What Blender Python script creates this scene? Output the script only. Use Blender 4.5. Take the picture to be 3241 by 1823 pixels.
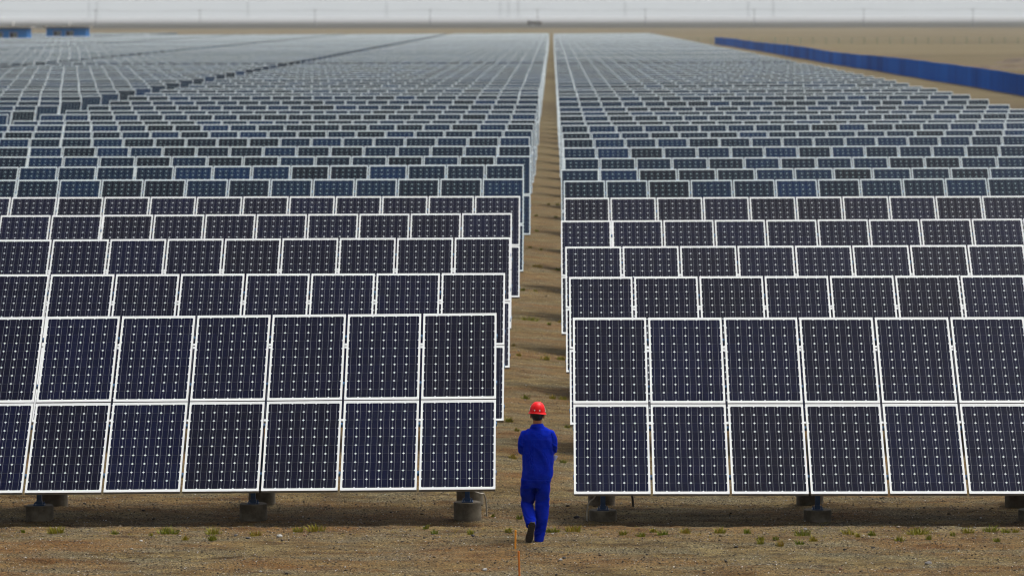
import bpy, bmesh, math, random
import numpy as np
from mathutils import Vector, Matrix, noise as mnoise

R = math.radians
scene = bpy.context.scene
for o in list(bpy.data.objects):
    bpy.data.objects.remove(o)

# ------------------------------------------------------------------ camera, sky, sun, exposure
CAM_H = 6.6
cd = bpy.data.cameras.new("camera")
cam = bpy.data.objects.new("camera", cd)
scene.collection.objects.link(cam)
scene.camera = cam
PITCH, YAW, ROLL = 3.988, 0.593, -0.08
_p, _y, _r = R(PITCH), R(YAW), R(ROLL)
fwd = Vector((-math.sin(_y) * math.cos(_p), math.cos(_y) * math.cos(_p), -math.sin(_p)))
rgt = Vector((math.cos(_y), math.sin(_y), 0))
upv = rgt.cross(fwd)
r2 = rgt * math.cos(_r) + upv * math.sin(_r)
u2 = upv * math.cos(_r) - rgt * math.sin(_r)
cam.matrix_world = Matrix(((r2.x, u2.x, -fwd.x, 0), (r2.y, u2.y, -fwd.y, 0), (r2.z, u2.z, -fwd.z, CAM_H), (0, 0, 0, 1)))
cd.sensor_width = 36
cd.lens = 137.74
cd.clip_start = 0.5
cd.clip_end = 60000
cd.dof.use_dof = True
cd.dof.focus_distance = 50.8
cd.dof.aperture_fstop = 2.85

world = bpy.data.worlds.new("World")
scene.world = world
world.use_nodes = True
wn, wl = world.node_tree.nodes, world.node_tree.links
wn.clear()
SUN_EL, SUN_AZ = 66.0, 62.0      # compass style: 0 = +Y, 90 = +X
sky = wn.new("ShaderNodeTexSky")
sky.sky_type = 'NISHITA'
sky.sun_disc = False
sky.sun_elevation = R(SUN_EL)
sky.sun_rotation = R(SUN_AZ)
sky.dust_density = 4.0
sky.air_density = 1.0
bw = wn.new("ShaderNodeRGBToBW")
mixw = wn.new("ShaderNodeMixRGB")
mixw.inputs[0].default_value = 0.80           # thin cloud greys the blue out
tint = wn.new("ShaderNodeMixRGB")
tint.blend_type = 'MULTIPLY'
tint.inputs[0].default_value = 1.0
tint.inputs[2].default_value = (1.0, 1.01, 1.0, 1)
bg = wn.new("ShaderNodeBackground")
bg.inputs[1].default_value = 0.13
wo = wn.new("ShaderNodeOutputWorld")
wl.new(sky.outputs[0], bw.inputs[0])
wl.new(sky.outputs[0], mixw.inputs[1])
wl.new(bw.outputs[0], tint.inputs[1])
wl.new(tint.outputs[0], mixw.inputs[2])
# overcast: the zenith is brighter than the horizon
tcw = wn.new("ShaderNodeTexCoord"); spw = wn.new("ShaderNodeSeparateXYZ"); wl.new(tcw.outputs["Generated"], spw.inputs[0])
gr1 = wn.new("ShaderNodeMath"); gr1.operation = 'MULTIPLY_ADD'; gr1.use_clamp = False
mxz = wn.new("ShaderNodeMath"); mxz.operation = 'MAXIMUM'; mxz.inputs[1].default_value = 0.0
wl.new(spw.outputs[2], mxz.inputs[0]); wl.new(mxz.outputs[0], gr1.inputs[0])
gr1.inputs[1].default_value = 1.35; gr1.inputs[2].default_value = 0.52
mulw = wn.new("ShaderNodeMixRGB"); mulw.blend_type = 'MULTIPLY'; mulw.inputs[0].default_value = 1.0
wl.new(mixw.outputs[0], mulw.inputs[1]); wl.new(gr1.outputs[0], mulw.inputs[2])
wl.new(mulw.outputs[0], bg.inputs[0])
wl.new(bg.outputs[0], wo.inputs[0])

sd = bpy.data.lights.new("sun", 'SUN')
sd.energy = 1.5
sd.angle = R(18)
sd.color = (1.0, 0.96, 0.9)
sun = bpy.data.objects.new("sun", sd)
scene.collection.objects.link(sun)
_e, _a = R(SUN_EL), R(SUN_AZ)
sdir = Vector((math.sin(_a) * math.cos(_e), math.cos(_a) * math.cos(_e), math.sin(_e)))
sun.rotation_euler = sdir.to_track_quat('Z', 'Y').to_euler()

scene.view_settings.view_transform = 'Standard'
scene.view_settings.look = 'None'
scene.view_settings.exposure = 0.58
scene.view_settings.gamma = 1.0
scene.cycles.pixel_filter_type = 'BLACKMAN_HARRIS'
scene.cycles.filter_width = 1.15
scene.cycles.max_bounces = 5
scene.cycles.diffuse_bounces = 3
scene.cycles.glossy_bounces = 2
scene.cycles.transmission_bounces = 2
scene.cycles.volume_bounces = 3
scene.cycles.use_denoising = True
scene.render.use_persistent_data = False

# ------------------------------------------------------------------ helpers
LINK = scene.collection.objects.link


def setp(o, label=None, cat=None, group=None, kind=None):
    if label: o["label"] = label
    if cat: o["category"] = cat
    if group: o["group"] = group
    if kind: o["kind"] = kind
    return o


def empty(name, loc=(0, 0, 0)):
    o = bpy.data.objects.new(name, None)
    o.empty_display_size = 0.2
    o.location = loc
    LINK(o)
    return o


def add(name, me, parent=None, loc=None, rot=None):
    o = bpy.data.objects.new(name, me)
    if parent: o.parent = parent
    if loc is not None: o.location = loc
    if rot is not None: o.rotation_euler = rot
    LINK(o)
    return o


def dup(src, parent=None, loc=None, rot=None):
    o = src.copy()
    o.parent = parent
    if loc is not None: o.location = loc
    if rot is not None: o.rotation_euler = rot
    LINK(o)
    return o


def mesh_np(name, v, f, mats, midx=None, smooth=False, uv=None):
    me = bpy.data.meshes.new(name)
    me.from_pydata([tuple(p) for p in v], [], [tuple(q) for q in f])
    for m in mats: me.materials.append(m)
    if midx is not None: me.polygons.foreach_set("material_index", midx)
    if smooth: me.polygons.foreach_set("use_smooth", [True] * len(me.polygons))
    if uv is not None:
        l = me.uv_layers.new(name="UVMap")
        l.data.foreach_set("uv", np.array(uv, dtype=np.float32).ravel())
    me.update()
    return me


class MB:
    """collects faces for one mesh"""
    def __init__(s):
        s.v, s.f, s.m, s.uv = [], [], [], []

    def face(s, idx, m=0, uv=None):
        s.f.append(tuple(idx)); s.m.append(m)
        s.uv.extend(uv if uv else [(0, 0)] * len(idx))

    def box(s, a, b, m=0, mat=None, top_uv=None, top_m=None):
        x0, y0, z0 = a; x1, y1, z1 = b
        n = len(s.v)
        ps = [(x0, y0, z0), (x1, y0, z0), (x1, y1, z0), (x0, y1, z0), (x0, y0, z1), (x1, y0, z1), (x1, y1, z1), (x0, y1, z1)]
        if mat is not None: ps = [tuple(mat @ Vector(p)) for p in ps]
        s.v += ps
        for q in ((0, 3, 2, 1), (0, 1, 5, 4), (1, 2, 6, 5), (2, 3, 7, 6), (3, 0, 4, 7)):
            s.face([n + i for i in q], m)
        s.face([n + i for i in (4, 5, 6, 7)], m if top_m is None else top_m, top_uv)

    def cyl(s, p0, p1, r0, r1=None, seg=16, m=0, cap=True):
        p0, p1 = Vector(p0), Vector(p1)
        r1 = r0 if r1 is None else r1
        d = (p1 - p0).normalized()
        a = d.orthogonal().normalized(); b = d.cross(a)
        n = len(s.v)
        for p, r in ((p0, r0), (p1, r1)):
            for i in range(seg):
                t = 2 * math.pi * i / seg
                s.v.append(tuple(p + (a * math.cos(t) + b * math.sin(t)) * r))
        for i in range(seg):
            j = (i + 1) % seg
            s.face((n + i, n + j, n + seg + j, n + seg + i), m)
        if cap:
            s.face([n + seg - 1 - i for i in range(seg)], m)
            s.face([n + seg + i for i in range(seg)], m)

    def tube(s, pts, rad, seg=10, m=0, side=None, cap=True):
        """rad: list of (a, b) radii; a along `side`"""
        pts = [Vector(p) for p in pts]
        n0 = len(s.v)
        for k, p in enumerate(pts):
            t = (pts[min(k + 1, len(pts) - 1)] - pts[max(k - 1, 0)]).normalized()
            sd_ = Vector(side) if side else Vector((1, 0, 0.01))
            a = (sd_ - t * sd_.dot(t)).normalized()
            b = t.cross(a)
            ra, rb = rad[k] if isinstance(rad[k], (tuple, list)) else (rad[k], rad[k])
            for i in range(seg):
                q = 2 * math.pi * i / seg
                s.v.append(tuple(p + a * ra * math.cos(q) + b * rb * math.sin(q)))
        for k in range(len(pts) - 1):
            for i in range(seg):
                j = (i + 1) % seg
                s.face((n0 + k * seg + i, n0 + k * seg + j, n0 + (k + 1) * seg + j, n0 + (k + 1) * seg + i), m)
        if cap:
            s.face([n0 + seg - 1 - i for i in range(seg)], m)
            e = n0 + (len(pts) - 1) * seg
            s.face([e + i for i in range(seg)], m)

    def ball(s, c, r, seg=16, rings=10, m=0, mat=None):
        n0 = len(s.v)
        c = Vector(c)
        rx, ry, rz = r if isinstance(r, (tuple, list)) else (r, r, r)
        for k in range(rings + 1):
            ph = math.pi * k / rings
            for i in range(seg):
                t = 2 * math.pi * i / seg
                p = Vector((rx * math.sin(ph) * math.cos(t), ry * math.sin(ph) * math.sin(t), -rz * math.cos(ph)))
                if mat is not None: p = mat @ p
                s.v.append(tuple(c + p))
        for k in range(rings):
            for i in range(seg):
                j = (i + 1) % seg
                s.face((n0 + k * seg + i, n0 + k * seg + j, n0 + (k + 1) * seg + j, n0 + (k + 1) * seg + i), m)

    def mesh(s, name, mats, smooth=False, uv=False):
        return mesh_np(name, s.v, s.f, mats, s.m, smooth, s.uv if uv else None)


def shade_edges(me, angle=35):
    me.polygons.foreach_set("use_smooth", [True] * len(me.polygons))
    bm = bmesh.new(); bm.from_mesh(me)
    bmesh.ops.remove_doubles(bm, verts=bm.verts, dist=1e-5)
    for e in bm.edges:
        e.smooth = not (len(e.link_faces) == 2 and e.calc_face_angle(0) > R(angle))
    bm.to_mesh(me); bm.free()
    return me


# ---- vectorised value noise
def _hash(ix, iy, seed):
    h = (ix.astype(np.int64) * 374761393 + iy.astype(np.int64) * 668265263 + seed * 974711) & 0xffffffff
    h = ((h ^ (h >> 13)) * 1274126177) & 0xffffffff
    return ((h ^ (h >> 16)) & 0xffff) / 65535.0


def vnoise(x, y, seed=0):
    ix, iy = np.floor(x), np.floor(y)
    fx, fy = x - ix, y - iy
    fx = fx * fx * (3 - 2 * fx); fy = fy * fy * (3 - 2 * fy)
    a, b = _hash(ix, iy, seed), _hash(ix + 1, iy, seed)
    c, d = _hash(ix, iy + 1, seed), _hash(ix + 1, iy + 1, seed)
    return (a * (1 - fx) + b * fx) * (1 - fy) + (c * (1 - fx) + d * fx) * fy - 0.5


def fbm(x, y, seed=0, oc=4):
    s, a = 0, 1.0
    for i in range(oc):
        s = s + a * vnoise(x * 2 ** i + 17 * i, y * 2 ** i - 9 * i, seed + i)
        a *= 0.5
    return s


# ---- node helpers
def mat_new(name, base=(0.5, 0.5, 0.5), rough=0.7, metal=0.0, spec=0.5):
    m = bpy.data.materials.new(name)
    m.use_nodes = True
    b = m.node_tree.nodes["Principled BSDF"]
    b.inputs["Base Color"].default_value = (*base, 1)
    b.inputs["Roughness"].default_value = rough
    b.inputs["Metallic"].default_value = metal
    b.inputs["Specular IOR Level"].default_value = spec
    return m, m.node_tree.nodes, m.node_tree.links, b


def mth(n, l, op, a, b=None, clamp=False):
    x = n.new("ShaderNodeMath"); x.operation = op; x.use_clamp = clamp
    for i, v in enumerate((a, b)):
        if v is None: continue
        if isinstance(v, (int, float)): x.inputs[i].default_value = v
        else: l.new(v, x.inputs[i])
    return x.outputs[0]


def mixc(n, l, fac, a, b, mode='MIX'):
    x = n.new("ShaderNodeMixRGB"); x.blend_type = mode
    for i, v in enumerate((fac, a, b)):
        if isinstance(v, (int, float)): x.inputs[i].default_value = v
        elif isinstance(v, tuple): x.inputs[i].default_value = (*v, 1)
        else: l.new(v, x.inputs[i])
    return x.outputs[0]


def noise_tex(n, l, scale, detail=4, rough=0.55, vec=None, dim='3D'):
    x = n.new("ShaderNodeTexNoise")
    x.noise_dimensions = dim
    x.inputs["Scale"].default_value = scale
    x.inputs["Detail"].default_value = detail
    x.inputs["Roughness"].default_value = rough
    if vec is not None: l.new(vec, x.inputs["Vector"])
    return x


def ramp(n, l, fac, stops, interp='LINEAR'):
    x = n.new("ShaderNodeValToRGB")
    x.color_ramp.interpolation = interp
    e = x.color_ramp.elements
    while len(e) > 1: e.remove(e[-1])
    e[0].position, e[0].color = stops[0][0], (*stops[0][1], 1)
    for p, c in stops[1:]:
        k = e.new(p); k.color = (*c, 1)
    l.new(fac, x.inputs[0])
    return x.outputs[0]


def mapping(n, l, vec, scale=(1, 1, 1)):
    x = n.new("ShaderNodeMapping")
    x.inputs["Scale"].default_value = scale
    l.new(vec, x.inputs["Vector"])
    return x.outputs[0]


def bump(n, l, b, h, dist=0.01, strength=1.0):
    x = n.new("ShaderNodeBump")
    x.inputs["Distance"].default_value = dist
    x.inputs["Strength"].default_value = strength
    l.new(h, x.inputs["Height"])
    l.new(x.outputs[0], b.inputs["Normal"])


# ------------------------------------------------------------------ materials
def make_ground_mat():
    m, n, l, b = mat_new("gravel_ground", rough=0.95, spec=0.15)
    g = n.new("ShaderNodeNewGeometry").outputs["Position"]
    flat = mapping(n, l, g, (0.55, 1.6, 0.0))
    big = noise_tex(n, l, 0.35, 6, 0.6, flat).outputs["Fac"]
    mid = noise_tex(n, l, 2.2, 6, 0.65, flat).outputs["Fac"]
    iso = mapping(n, l, g, (1, 1, 1))
    fine = noise_tex(n, l, 38, 4, 0.7, iso).outputs["Fac"]
    sand = ramp(n, l, mid, [(0.32, (0.028, 0.0150, 0.0045)), (0.45, (0.080, 0.052, 0.0180)), (0.60, (0.145, 0.108, 0.046))])
    rust = ramp(n, l, big, [(0.42, (0, 0, 0)), (0.60, (1, 1, 1))])
    c = mixc(n, l, mth(n, l, 'MULTIPLY', rust, 0.45), sand, (0.135, 0.055, 0.014))
    gr = ramp(n, l, noise_tex(n, l, 0.9, 5, 0.6, mapping(n, l, g, (0.8, 1.9, 0.0))).outputs["Fac"], [(0.48, (0, 0, 0)), (0.62, (1, 1, 1))])
    grain = ramp(n, l, fine, [(0.35, (0.0320, 0.0307, 0.0216)), (0.5, (0.0896, 0.0833, 0.0533)), (0.68, (0.1791, 0.1667, 0.1098))])
    c = mixc(n, l, mth(n, l, 'MULTIPLY', gr, 0.55), c, grain)
    c = mixc(n, l, 0.8, c, ramp(n, l, fine, [(0.34, (0.10, 0.10, 0.10)), (0.5, (0.85, 0.85, 0.85)), (0.64, (1.8, 1.75, 1.65))]), 'MULTIPLY')
    vor = n.new("ShaderNodeTexVoronoi"); vor.inputs["Scale"].default_value = 34; l.new(iso, vor.inputs["Vector"])
    st = mth(n, l, 'LESS_THAN', vor.outputs["Distance"], 0.24)
    stc = ramp(n, l, vor.outputs["Color"], [(0.0, (0.0214, 0.0219, 0.0166)), (0.35, (0.0682, 0.0570, 0.0333)), (0.65, (0.1450, 0.1228, 0.0699)), (0.9, (0.2986, 0.2894, 0.1997))])
    c = mixc(n, l, mth(n, l, 'MULTIPLY', st, 0.75), c, stc)
    # far away: khaki plain, then a belt of dark gravel desert
    sp = n.new("ShaderNodeSeparateXYZ"); l.new(g, sp.inputs[0])
    wob = noise_tex(n, l, 0.0012, 4, 0.6, g).outputs["Fac"]
    yy = mth(n, l, 'ADD', sp.outputs["Y"], mth(n, l, 'MULTIPLY', mth(n, l, 'SUBTRACT', wob, 0.5), 250.0))
    plain = ramp(n, l, noise_tex(n, l, 0.02, 5, 0.6, mapping(n, l, g, (0.4, 1.0, 0))).outputs["Fac"],
                 [(0.33, (0.050, 0.0350, 0.0150)), (0.5, (0.096, 0.0745, 0.0360)), (0.7, (0.122, 0.0985, 0.0510))])
    fr = n.new("ShaderNodeMapRange"); fr.inputs[1].default_value = 90; fr.inputs[2].default_value = 230; l.new(yy, fr.inputs[0])
    c = mixc(n, l, mth(n, l, 'MULTIPLY', fr.outputs[0], 0.8), c, plain)
    fr2 = n.new("ShaderNodeMapRange"); fr2.inputs[1].default_value = 1750; fr2.inputs[2].default_value = 1950; l.new(yy, fr2.inputs[0])
    dark = ramp(n, l, noise_tex(n, l, 0.004, 4, 0.6, mapping(n, l, g, (0.3, 1, 0))).outputs["Fac"], [(0.35, (0.0150, 0.0132, 0.0086)), (0.65, (0.0320, 0.0285, 0.0183))])
    c = mixc(n, l, fr2.outputs[0], c, dark)
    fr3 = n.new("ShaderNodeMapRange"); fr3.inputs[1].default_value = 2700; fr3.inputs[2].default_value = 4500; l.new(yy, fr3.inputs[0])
    c = mixc(n, l, fr3.outputs[0], c, (0.17, 0.17, 0.17))  # pale grey paints the fading of haze onto the farthest ground
    l.new(c, b.inputs["Base Color"])
    h = mth(n, l, 'ADD', mth(n, l, 'MULTIPLY', fine, 0.5), mth(n, l, 'MULTIPLY', st, 0.35))
    bump(n, l, b, h, 0.05, 1.0)
    return m


def make_pv_mat(name, stops, edge, k=1.0):
    m, n, l, b = mat_new(name, rough=0.10, spec=0.5)
    b.inputs['IOR'].default_value = 1.10      # anti-reflection glass
    uvn = n.new("ShaderNodeUVMap").outputs[0]
    sp = n.new("ShaderNodeSeparateXYZ"); l.new(uvn, sp.inputs[0])
    U, V = sp.outputs[0], sp.outputs[1]
    x = mth(n, l, 'MULTIPLY', mth(n, l, 'FRACT', U), 0.998)
    y = mth(n, l, 'MULTIPLY', mth(n, l, 'FRACT', V), 1.65)
    cu = mth(n, l, 'DIVIDE', mth(n, l, 'SUBTRACT', x, 0.023), 0.15867)
    cv = mth(n, l, 'DIVIDE', mth(n, l, 'SUBTRACT', y, 0.043), 0.1564)
    fx = mth(n, l, 'ABSOLUTE', mth(n, l, 'SUBTRACT', mth(n, l, 'FRACT', cu), 0.5))
    fy = mth(n, l, 'ABSOLUTE', mth(n, l, 'SUBTRACT', mth(n, l, 'FRACT', cv), 0.5))
    out = mth(n, l, 'MAXIMUM', mth(n, l, 'GREATER_THAN', mth(n, l, 'ABSOLUTE', mth(n, l, 'SUBTRACT', cu, 3.0)), 2.99),
              mth(n, l, 'GREATER_THAN', mth(n, l, 'ABSOLUTE', mth(n, l, 'SUBTRACT', cv, 5.0)), 4.99))
    cor = mth(n, l, 'GREATER_THAN', mth(n, l, 'ADD', mth(n, l, 'POWER', fx, 2.0), mth(n, l, 'POWER', fy, 2.0)), 0.628 ** 2)
    gx = mth(n, l, 'GREATER_THAN', fx, 0.5 - 0.007)
    gy = mth(n, l, 'GREATER_THAN', fy, 0.5 - 0.005)
    bus = mth(n, l, 'LESS_THAN', mth(n, l, 'ABSOLUTE', mth(n, l, 'SUBTRACT', fx, 0.25)), 0.0075)
    line = mth(n, l, "MAXIMUM", gx, bus)
    oi = n.new("ShaderNodeObjectInfo").outputs["Random"]
    cb = n.new("ShaderNodeCombineXYZ")
    l.new(mth(n, l, 'FLOOR', U), cb.inputs[0]); l.new(mth(n, l, 'FLOOR', V), cb.inputs[1]); l.new(mth(n, l, 'MULTIPLY', oi, 91.7), cb.inputs[2])
    wnz = n.new("ShaderNodeTexWhiteNoise"); l.new(cb.outputs[0], wnz.inputs["Vector"])
    cell = ramp(n, l, wnz.outputs["Value"], stops)
    cb2 = n.new("ShaderNodeCombineXYZ")
    l.new(mth(n, l, 'FLOOR', mth(n, l, 'ADD', cu, mth(n, l, 'MULTIPLY', wnz.outputs["Value"], 50))), cb2.inputs[0]); l.new(mth(n, l, 'FLOOR', cv), cb2.inputs[1]); l.new(oi, cb2.inputs[2])
    wn2 = n.new("ShaderNodeTexWhiteNoise"); l.new(cb2.outputs[0], wn2.inputs["Vector"])
    cell = mixc(n, l, 0.35, cell, mixc(n, l, wn2.outputs["Value"], (0.6, 0.6, 0.62), (1.4, 1.45, 1.5)), 'MULTIPLY')
    # a little dust on the glass, more towards the low edge
    tc = n.new("ShaderNodeTexCoord").outputs["Object"]
    du = noise_tex(n, l, 3.0, 5, 0.65, mapping(n, l, tc, (1, 0.6, 1))).outputs["Fac"]
    dust = mth(n, l, 'MULTIPLY', mth(n, l, 'SUBTRACT', du, 0.42, clamp=True), 0.02)
    cell = mixc(n, l, dust, cell, (0.42, 0.36, 0.30))
    c = mixc(n, l, mth(n, l, 'MULTIPLY', gy, 0.75), cell, (0.14, 0.14, 0.15))
    c = mixc(n, l, line, c, (0.20 * k * k, 0.21 * k, 0.23 * k))
    c = mixc(n, l, cor, c, (0.44 * k * k, 0.47 * k, 0.48 * k))
    c = mixc(n, l, out, c, edge)
    l.new(c, b.inputs["Base Color"])
    return m


M = {}
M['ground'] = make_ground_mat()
M['pv'] = make_pv_mat("solar_cells_dark", [(0.0, (0.0020, 0.0022, 0.0085)), (1.0, (0.0018, 0.0030, 0.0150))], (0.53, 0.54, 0.535))
M['pv2'] = make_pv_mat("solar_cells_mixed", [(0.0, (0.0014, 0.0032, 0.0080)), (0.4, (0.0010, 0.0058, 0.0165)), (0.75, (0.0008, 0.0080, 0.0250)), (1.0, (0.0008, 0.0105, 0.0370))], (0.41, 0.455, 0.465), 0.8)
m, n, l, b = mat_new("anodised_frame", (0.53, 0.54, 0.535), 0.5, 0.0, 0.4); M['alu'] = m
M['side'] = mat_new('frame_side_shaded', (0.19, 0.19, 0.185), 0.55)[0]  # frame metal darkened: the shade on sides and undersides is in the colour
m, n, l, b = mat_new("panel_back", (0.30, 0.31, 0.32), 0.6); M['back'] = m


def worn(name, a, bcol, rough, scale=6, metal=0.0, bd=0.003, spec=0.4, lo=0.4, hi=0.65, vec_scale=(1, 1, 1)):
    m, n, l, b = mat_new(name, rough=rough, metal=metal, spec=spec)
    tc = mapping(n, l, n.new("ShaderNodeTexCoord").outputs["Object"], vec_scale)
    nz = noise_tex(n, l, scale, 6, 0.65, tc).outputs["Fac"]
    l.new(ramp(n, l, nz, [(lo, a), (hi, bcol)]), b.inputs["Base Color"])
    bump(n, l, b, nz, bd, 0.6)
    return m


M['steel'] = worn("blue_steel", (0.006, 0.035, 0.11), (0.012, 0.065, 0.18), 0.45, 9)
M['rail'] = worn("light_blue_rail", (0.01, 0.10, 0.24), (0.025, 0.16, 0.34), 0.45, 9)
M['concrete'] = worn("cast_concrete", (0.075, 0.060, 0.040), (0.17, 0.145, 0.105), 0.9, 5, bd=0.006)
M['conduit'] = worn("grey_conduit", (0.30, 0.28, 0.24), (0.42, 0.38, 0.30), 0.5, 12)
M['conduit_black'] = worn("black_conduit", (0.02, 0.02, 0.02), (0.04, 0.04, 0.04), 0.5, 12)


def cloth(name, c0, c1, rough=0.85):
    m, n, l, b = mat_new(name, rough=rough, spec=0.04)
    tc = n.new("ShaderNodeTexCoord").outputs["Object"]
    a = noise_tex(n, l, 7, 4, 0.6, tc).outputs["Fac"]
    l.new(ramp(n, l, a, [(0.35, c0), (0.65, c1)]), b.inputs["Base Color"])
    w = noise_tex(n, l, 220, 2, 0.5, tc).outputs["Fac"]
    f = noise_tex(n, l, 9, 3, 0.5, mapping(n, l, tc, (1, 1, 2.2))).outputs["Fac"]
    bump(n, l, b, mth(n, l, 'ADD', mth(n, l, 'MULTIPLY', w, 0.06), f), 0.012, 0.7)
    return m


M['jacket'] = cloth("blue_cotton_jacket", (0.0006, 0.0115, 0.29), (0.0010, 0.0175, 0.38))
M['trousers'] = cloth("blue_cotton_trousers", (0.0006, 0.0100, 0.25), (0.0009, 0.0150, 0.33))
m, n, l, b = mat_new("skin", (0.33, 0.13, 0.055), 0.5, spec=0.35); b.inputs["Subsurface Weight"].default_value = 0.05; M['skin'] = m
M['hair'] = worn("black_hair", (0.006, 0.005, 0.005), (0.014, 0.011, 0.010), 0.55, 120, bd=0.004)
m, n, l, b = mat_new("red_helmet_plastic", (0.66, 0.0, 0.002), 0.42, spec=0.2); M['helmet'] = m
m, n, l, b = mat_new("white_plastic", (0.6, 0.58, 0.56), 0.4); M['white'] = m
M['strap'] = worn("dark_webbing", (0.015, 0.017, 0.018), (0.03, 0.032, 0.034), 0.7, 60)
M['shoe'] = worn("black_shoe", (0.010, 0.009, 0.008), (0.022, 0.018, 0.015), 0.6, 30)
M['sole'] = worn("dark_rubber_sole", (0.018, 0.012, 0.008), (0.035, 0.024, 0.016), 0.8, 40, bd=0.004)
M['paper'] = mat_new("white_paper", (0.72, 0.73, 0.78), 0.8)[0]
M['stake'] = worn("orange_wood", (0.70, 0.24, 0.015), (0.85, 0.36, 0.03), 0.75, 14, lo=0.35, vec_scale=(1, 1, 0.2))
M['stake_dark'] = worn("dark_orange_wood", (0.50, 0.13, 0.012), (0.68, 0.20, 0.02), 0.75, 14, lo=0.35, vec_scale=(1, 1, 0.2))
m, n, l, b = mat_new("blue_sheet_metal", rough=0.8, spec=0.05)
nz = noise_tex(n, l, 0.5, 5, 0.7, mapping(n, l, n.new("ShaderNodeTexCoord").outputs["Object"], (1, 1, 0.12))).outputs["Fac"]
oi = n.new("ShaderNodeObjectInfo").outputs["Random"]
l.new(ramp(n, l, mth(n, l, 'ADD', mth(n, l, 'MULTIPLY', nz, 0.7), mth(n, l, 'MULTIPLY', oi, 0.3)), [(0.30, (0.0, 0.060, 0.32)), (0.5, (0.0, 0.100, 0.50)), (0.7, (0.0, 0.130, 0.60))]), b.inputs["Base Color"])
M['wall_blue'] = m
M['green'] = worn("green_wire", (0.10, 0.20, 0.13), (0.16, 0.27, 0.18), 0.6, 3)
M['house'] = worn("blue_render", (0.001, 0.17, 0.56), (0.002, 0.23, 0.68), 0.8, 0.8)
M['roof'] = worn("roof_slab", (0.26, 0.24, 0.21), (0.38, 0.36, 0.33), 0.9, 1.5)
m, n, l, b = mat_new("dark_opening", (0.006, 0.007, 0.008), 0.4); M['void'] = m  # near-black colour in place of the shade inside a room
m, n, l, b = mat_new("window_glass", (0.16, 0.19, 0.18), 0.15); M['glass'] = m
M['pole'] = worn("pole_concrete", (0.13, 0.13, 0.13), (0.2, 0.2, 0.2), 0.9, 1)
M['pylon'] = worn("galvanised_steel", (0.10, 0.11, 0.12), (0.16, 0.17, 0.18), 0.6, 0.5)
M['mound'] = worn("dug_earth", (0.045, 0.028, 0.014), (0.10, 0.066, 0.034), 0.95, 0.6, bd=0.05)

# grass blades: hue by object and by blade
m, n, l, b = mat_new("weed_leaf", rough=0.7, spec=0.2)
oi = n.new("ShaderNodeObjectInfo").outputs["Random"]
gp = n.new("ShaderNodeNewGeometry")
mixed = mth(n, l, 'ADD', mth(n, l, 'MULTIPLY', oi, 0.55), mth(n, l, 'MULTIPLY', gp.outputs["Random Per Island"], 0.45))
l.new(ramp(n, l, mixed, [(0.0, (0.09, 0.14, 0.008)), (0.45, (0.17, 0.18, 0.010)), (0.75, (0.26, 0.21, 0.018)), (1.0, (0.28, 0.14, 0.03))]), b.inputs["Base Color"])
M['weed'] = m
# pebbles: stone colour by pebble
m, n, l, b = mat_new("pebble_stone", rough=0.85, spec=0.3)
gp = n.new("ShaderNodeNewGeometry")
l.new(ramp(n, l, gp.outputs["Random Per Island"], [(0.0, (0.014, 0.013, 0.013)), (0.25, (0.045, 0.036, 0.028)), (0.5, (0.10, 0.070, 0.040)), (0.75, (0.19, 0.150, 0.100)), (0.90, (0.22, 0.185, 0.145)), (0.98, (0.33, 0.31, 0.28)), (1.0, (0.60, 0.58, 0.56))]), b.inputs["Base Color"])
M['pebble'] = m
# ------------------------------------------------------------------ terrain heights, surveyed row by row
PITCH_ROW = 8.4
ROW0 = 50.78
N_ROWS = 94
TILT = 39.2
TAB_L = 20.57
rnd = random.Random(7)
zL = [-.035, -.01, .04, .05, .05, .06, .05, -.01, .01, .02, .0, .01, -.07, -.08, -.09, -.08, -.01, .02]
zR = [-.10, -.07, -.04, -.06, -.01, -.02, -.05, -.09, -.06, -.04, -.08, -.07, -.16, -.16, -.18, -.17, -.12, -.06]
xL = [-.74, -.74, -.74, -.80, -.71, -.69, -.75, -.62, -.66, -.73, -.70, -.68, -.65, -.68, -.66, -.69, -.64, -.66]
xR = [.28, .27, .24, .18, .27, .29, .24, .35, .35, .37, .36, .34, .30, .31, .32, .32, .30, .30]
sL = [.0076, .0024, .0038, .0037, .0018, .0014, .0040, .0001, .0013, .0018, .0015, .0016, .0012, .0005]
sR = [.0009, .0034, .0034, .0036, .0037, .0052, .0038, .0032, .0048, .0067, .0062, .0058, .0040, .0048, .0045, .0042]
tL = [39.3, 38.6, 39.4, 39.4, 38.4, 38.9]
tR = [39.3, 38.5, 37.4, 38.4]
for k in range(18, 110):
    q_ = .05 if k < 22 else .014
    d = 0.6 * zL[-1] + rnd.uniform(-q_, q_)
    zL.append(d); zR.append(d - .07 + rnd.uniform(-.015, .015))
    xL.append(-.70 + rnd.uniform(-.03, .03)); xR.append(.31 + rnd.uniform(-.02, .02))
while len(sL) < 110: sL.append(.0015 + rnd.uniform(-.0006, .0006))
while len(sR) < 110: sR.append(.0042 + rnd.uniform(-.0006, .0006))
while len(tL) < 110: tL.append(TILT + rnd.uniform(-.5, .5) * (1 if len(tL) < 18 else .25))
while len(tR) < 110: tR.append(TILT + rnd.uniform(-.5, .5) * (1 if len(tR) < 18 else .25))
rowY = [ROW0 + PITCH_ROW * k + (5.5 if k >= 33 else 0.0) for k in range(110)]


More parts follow.
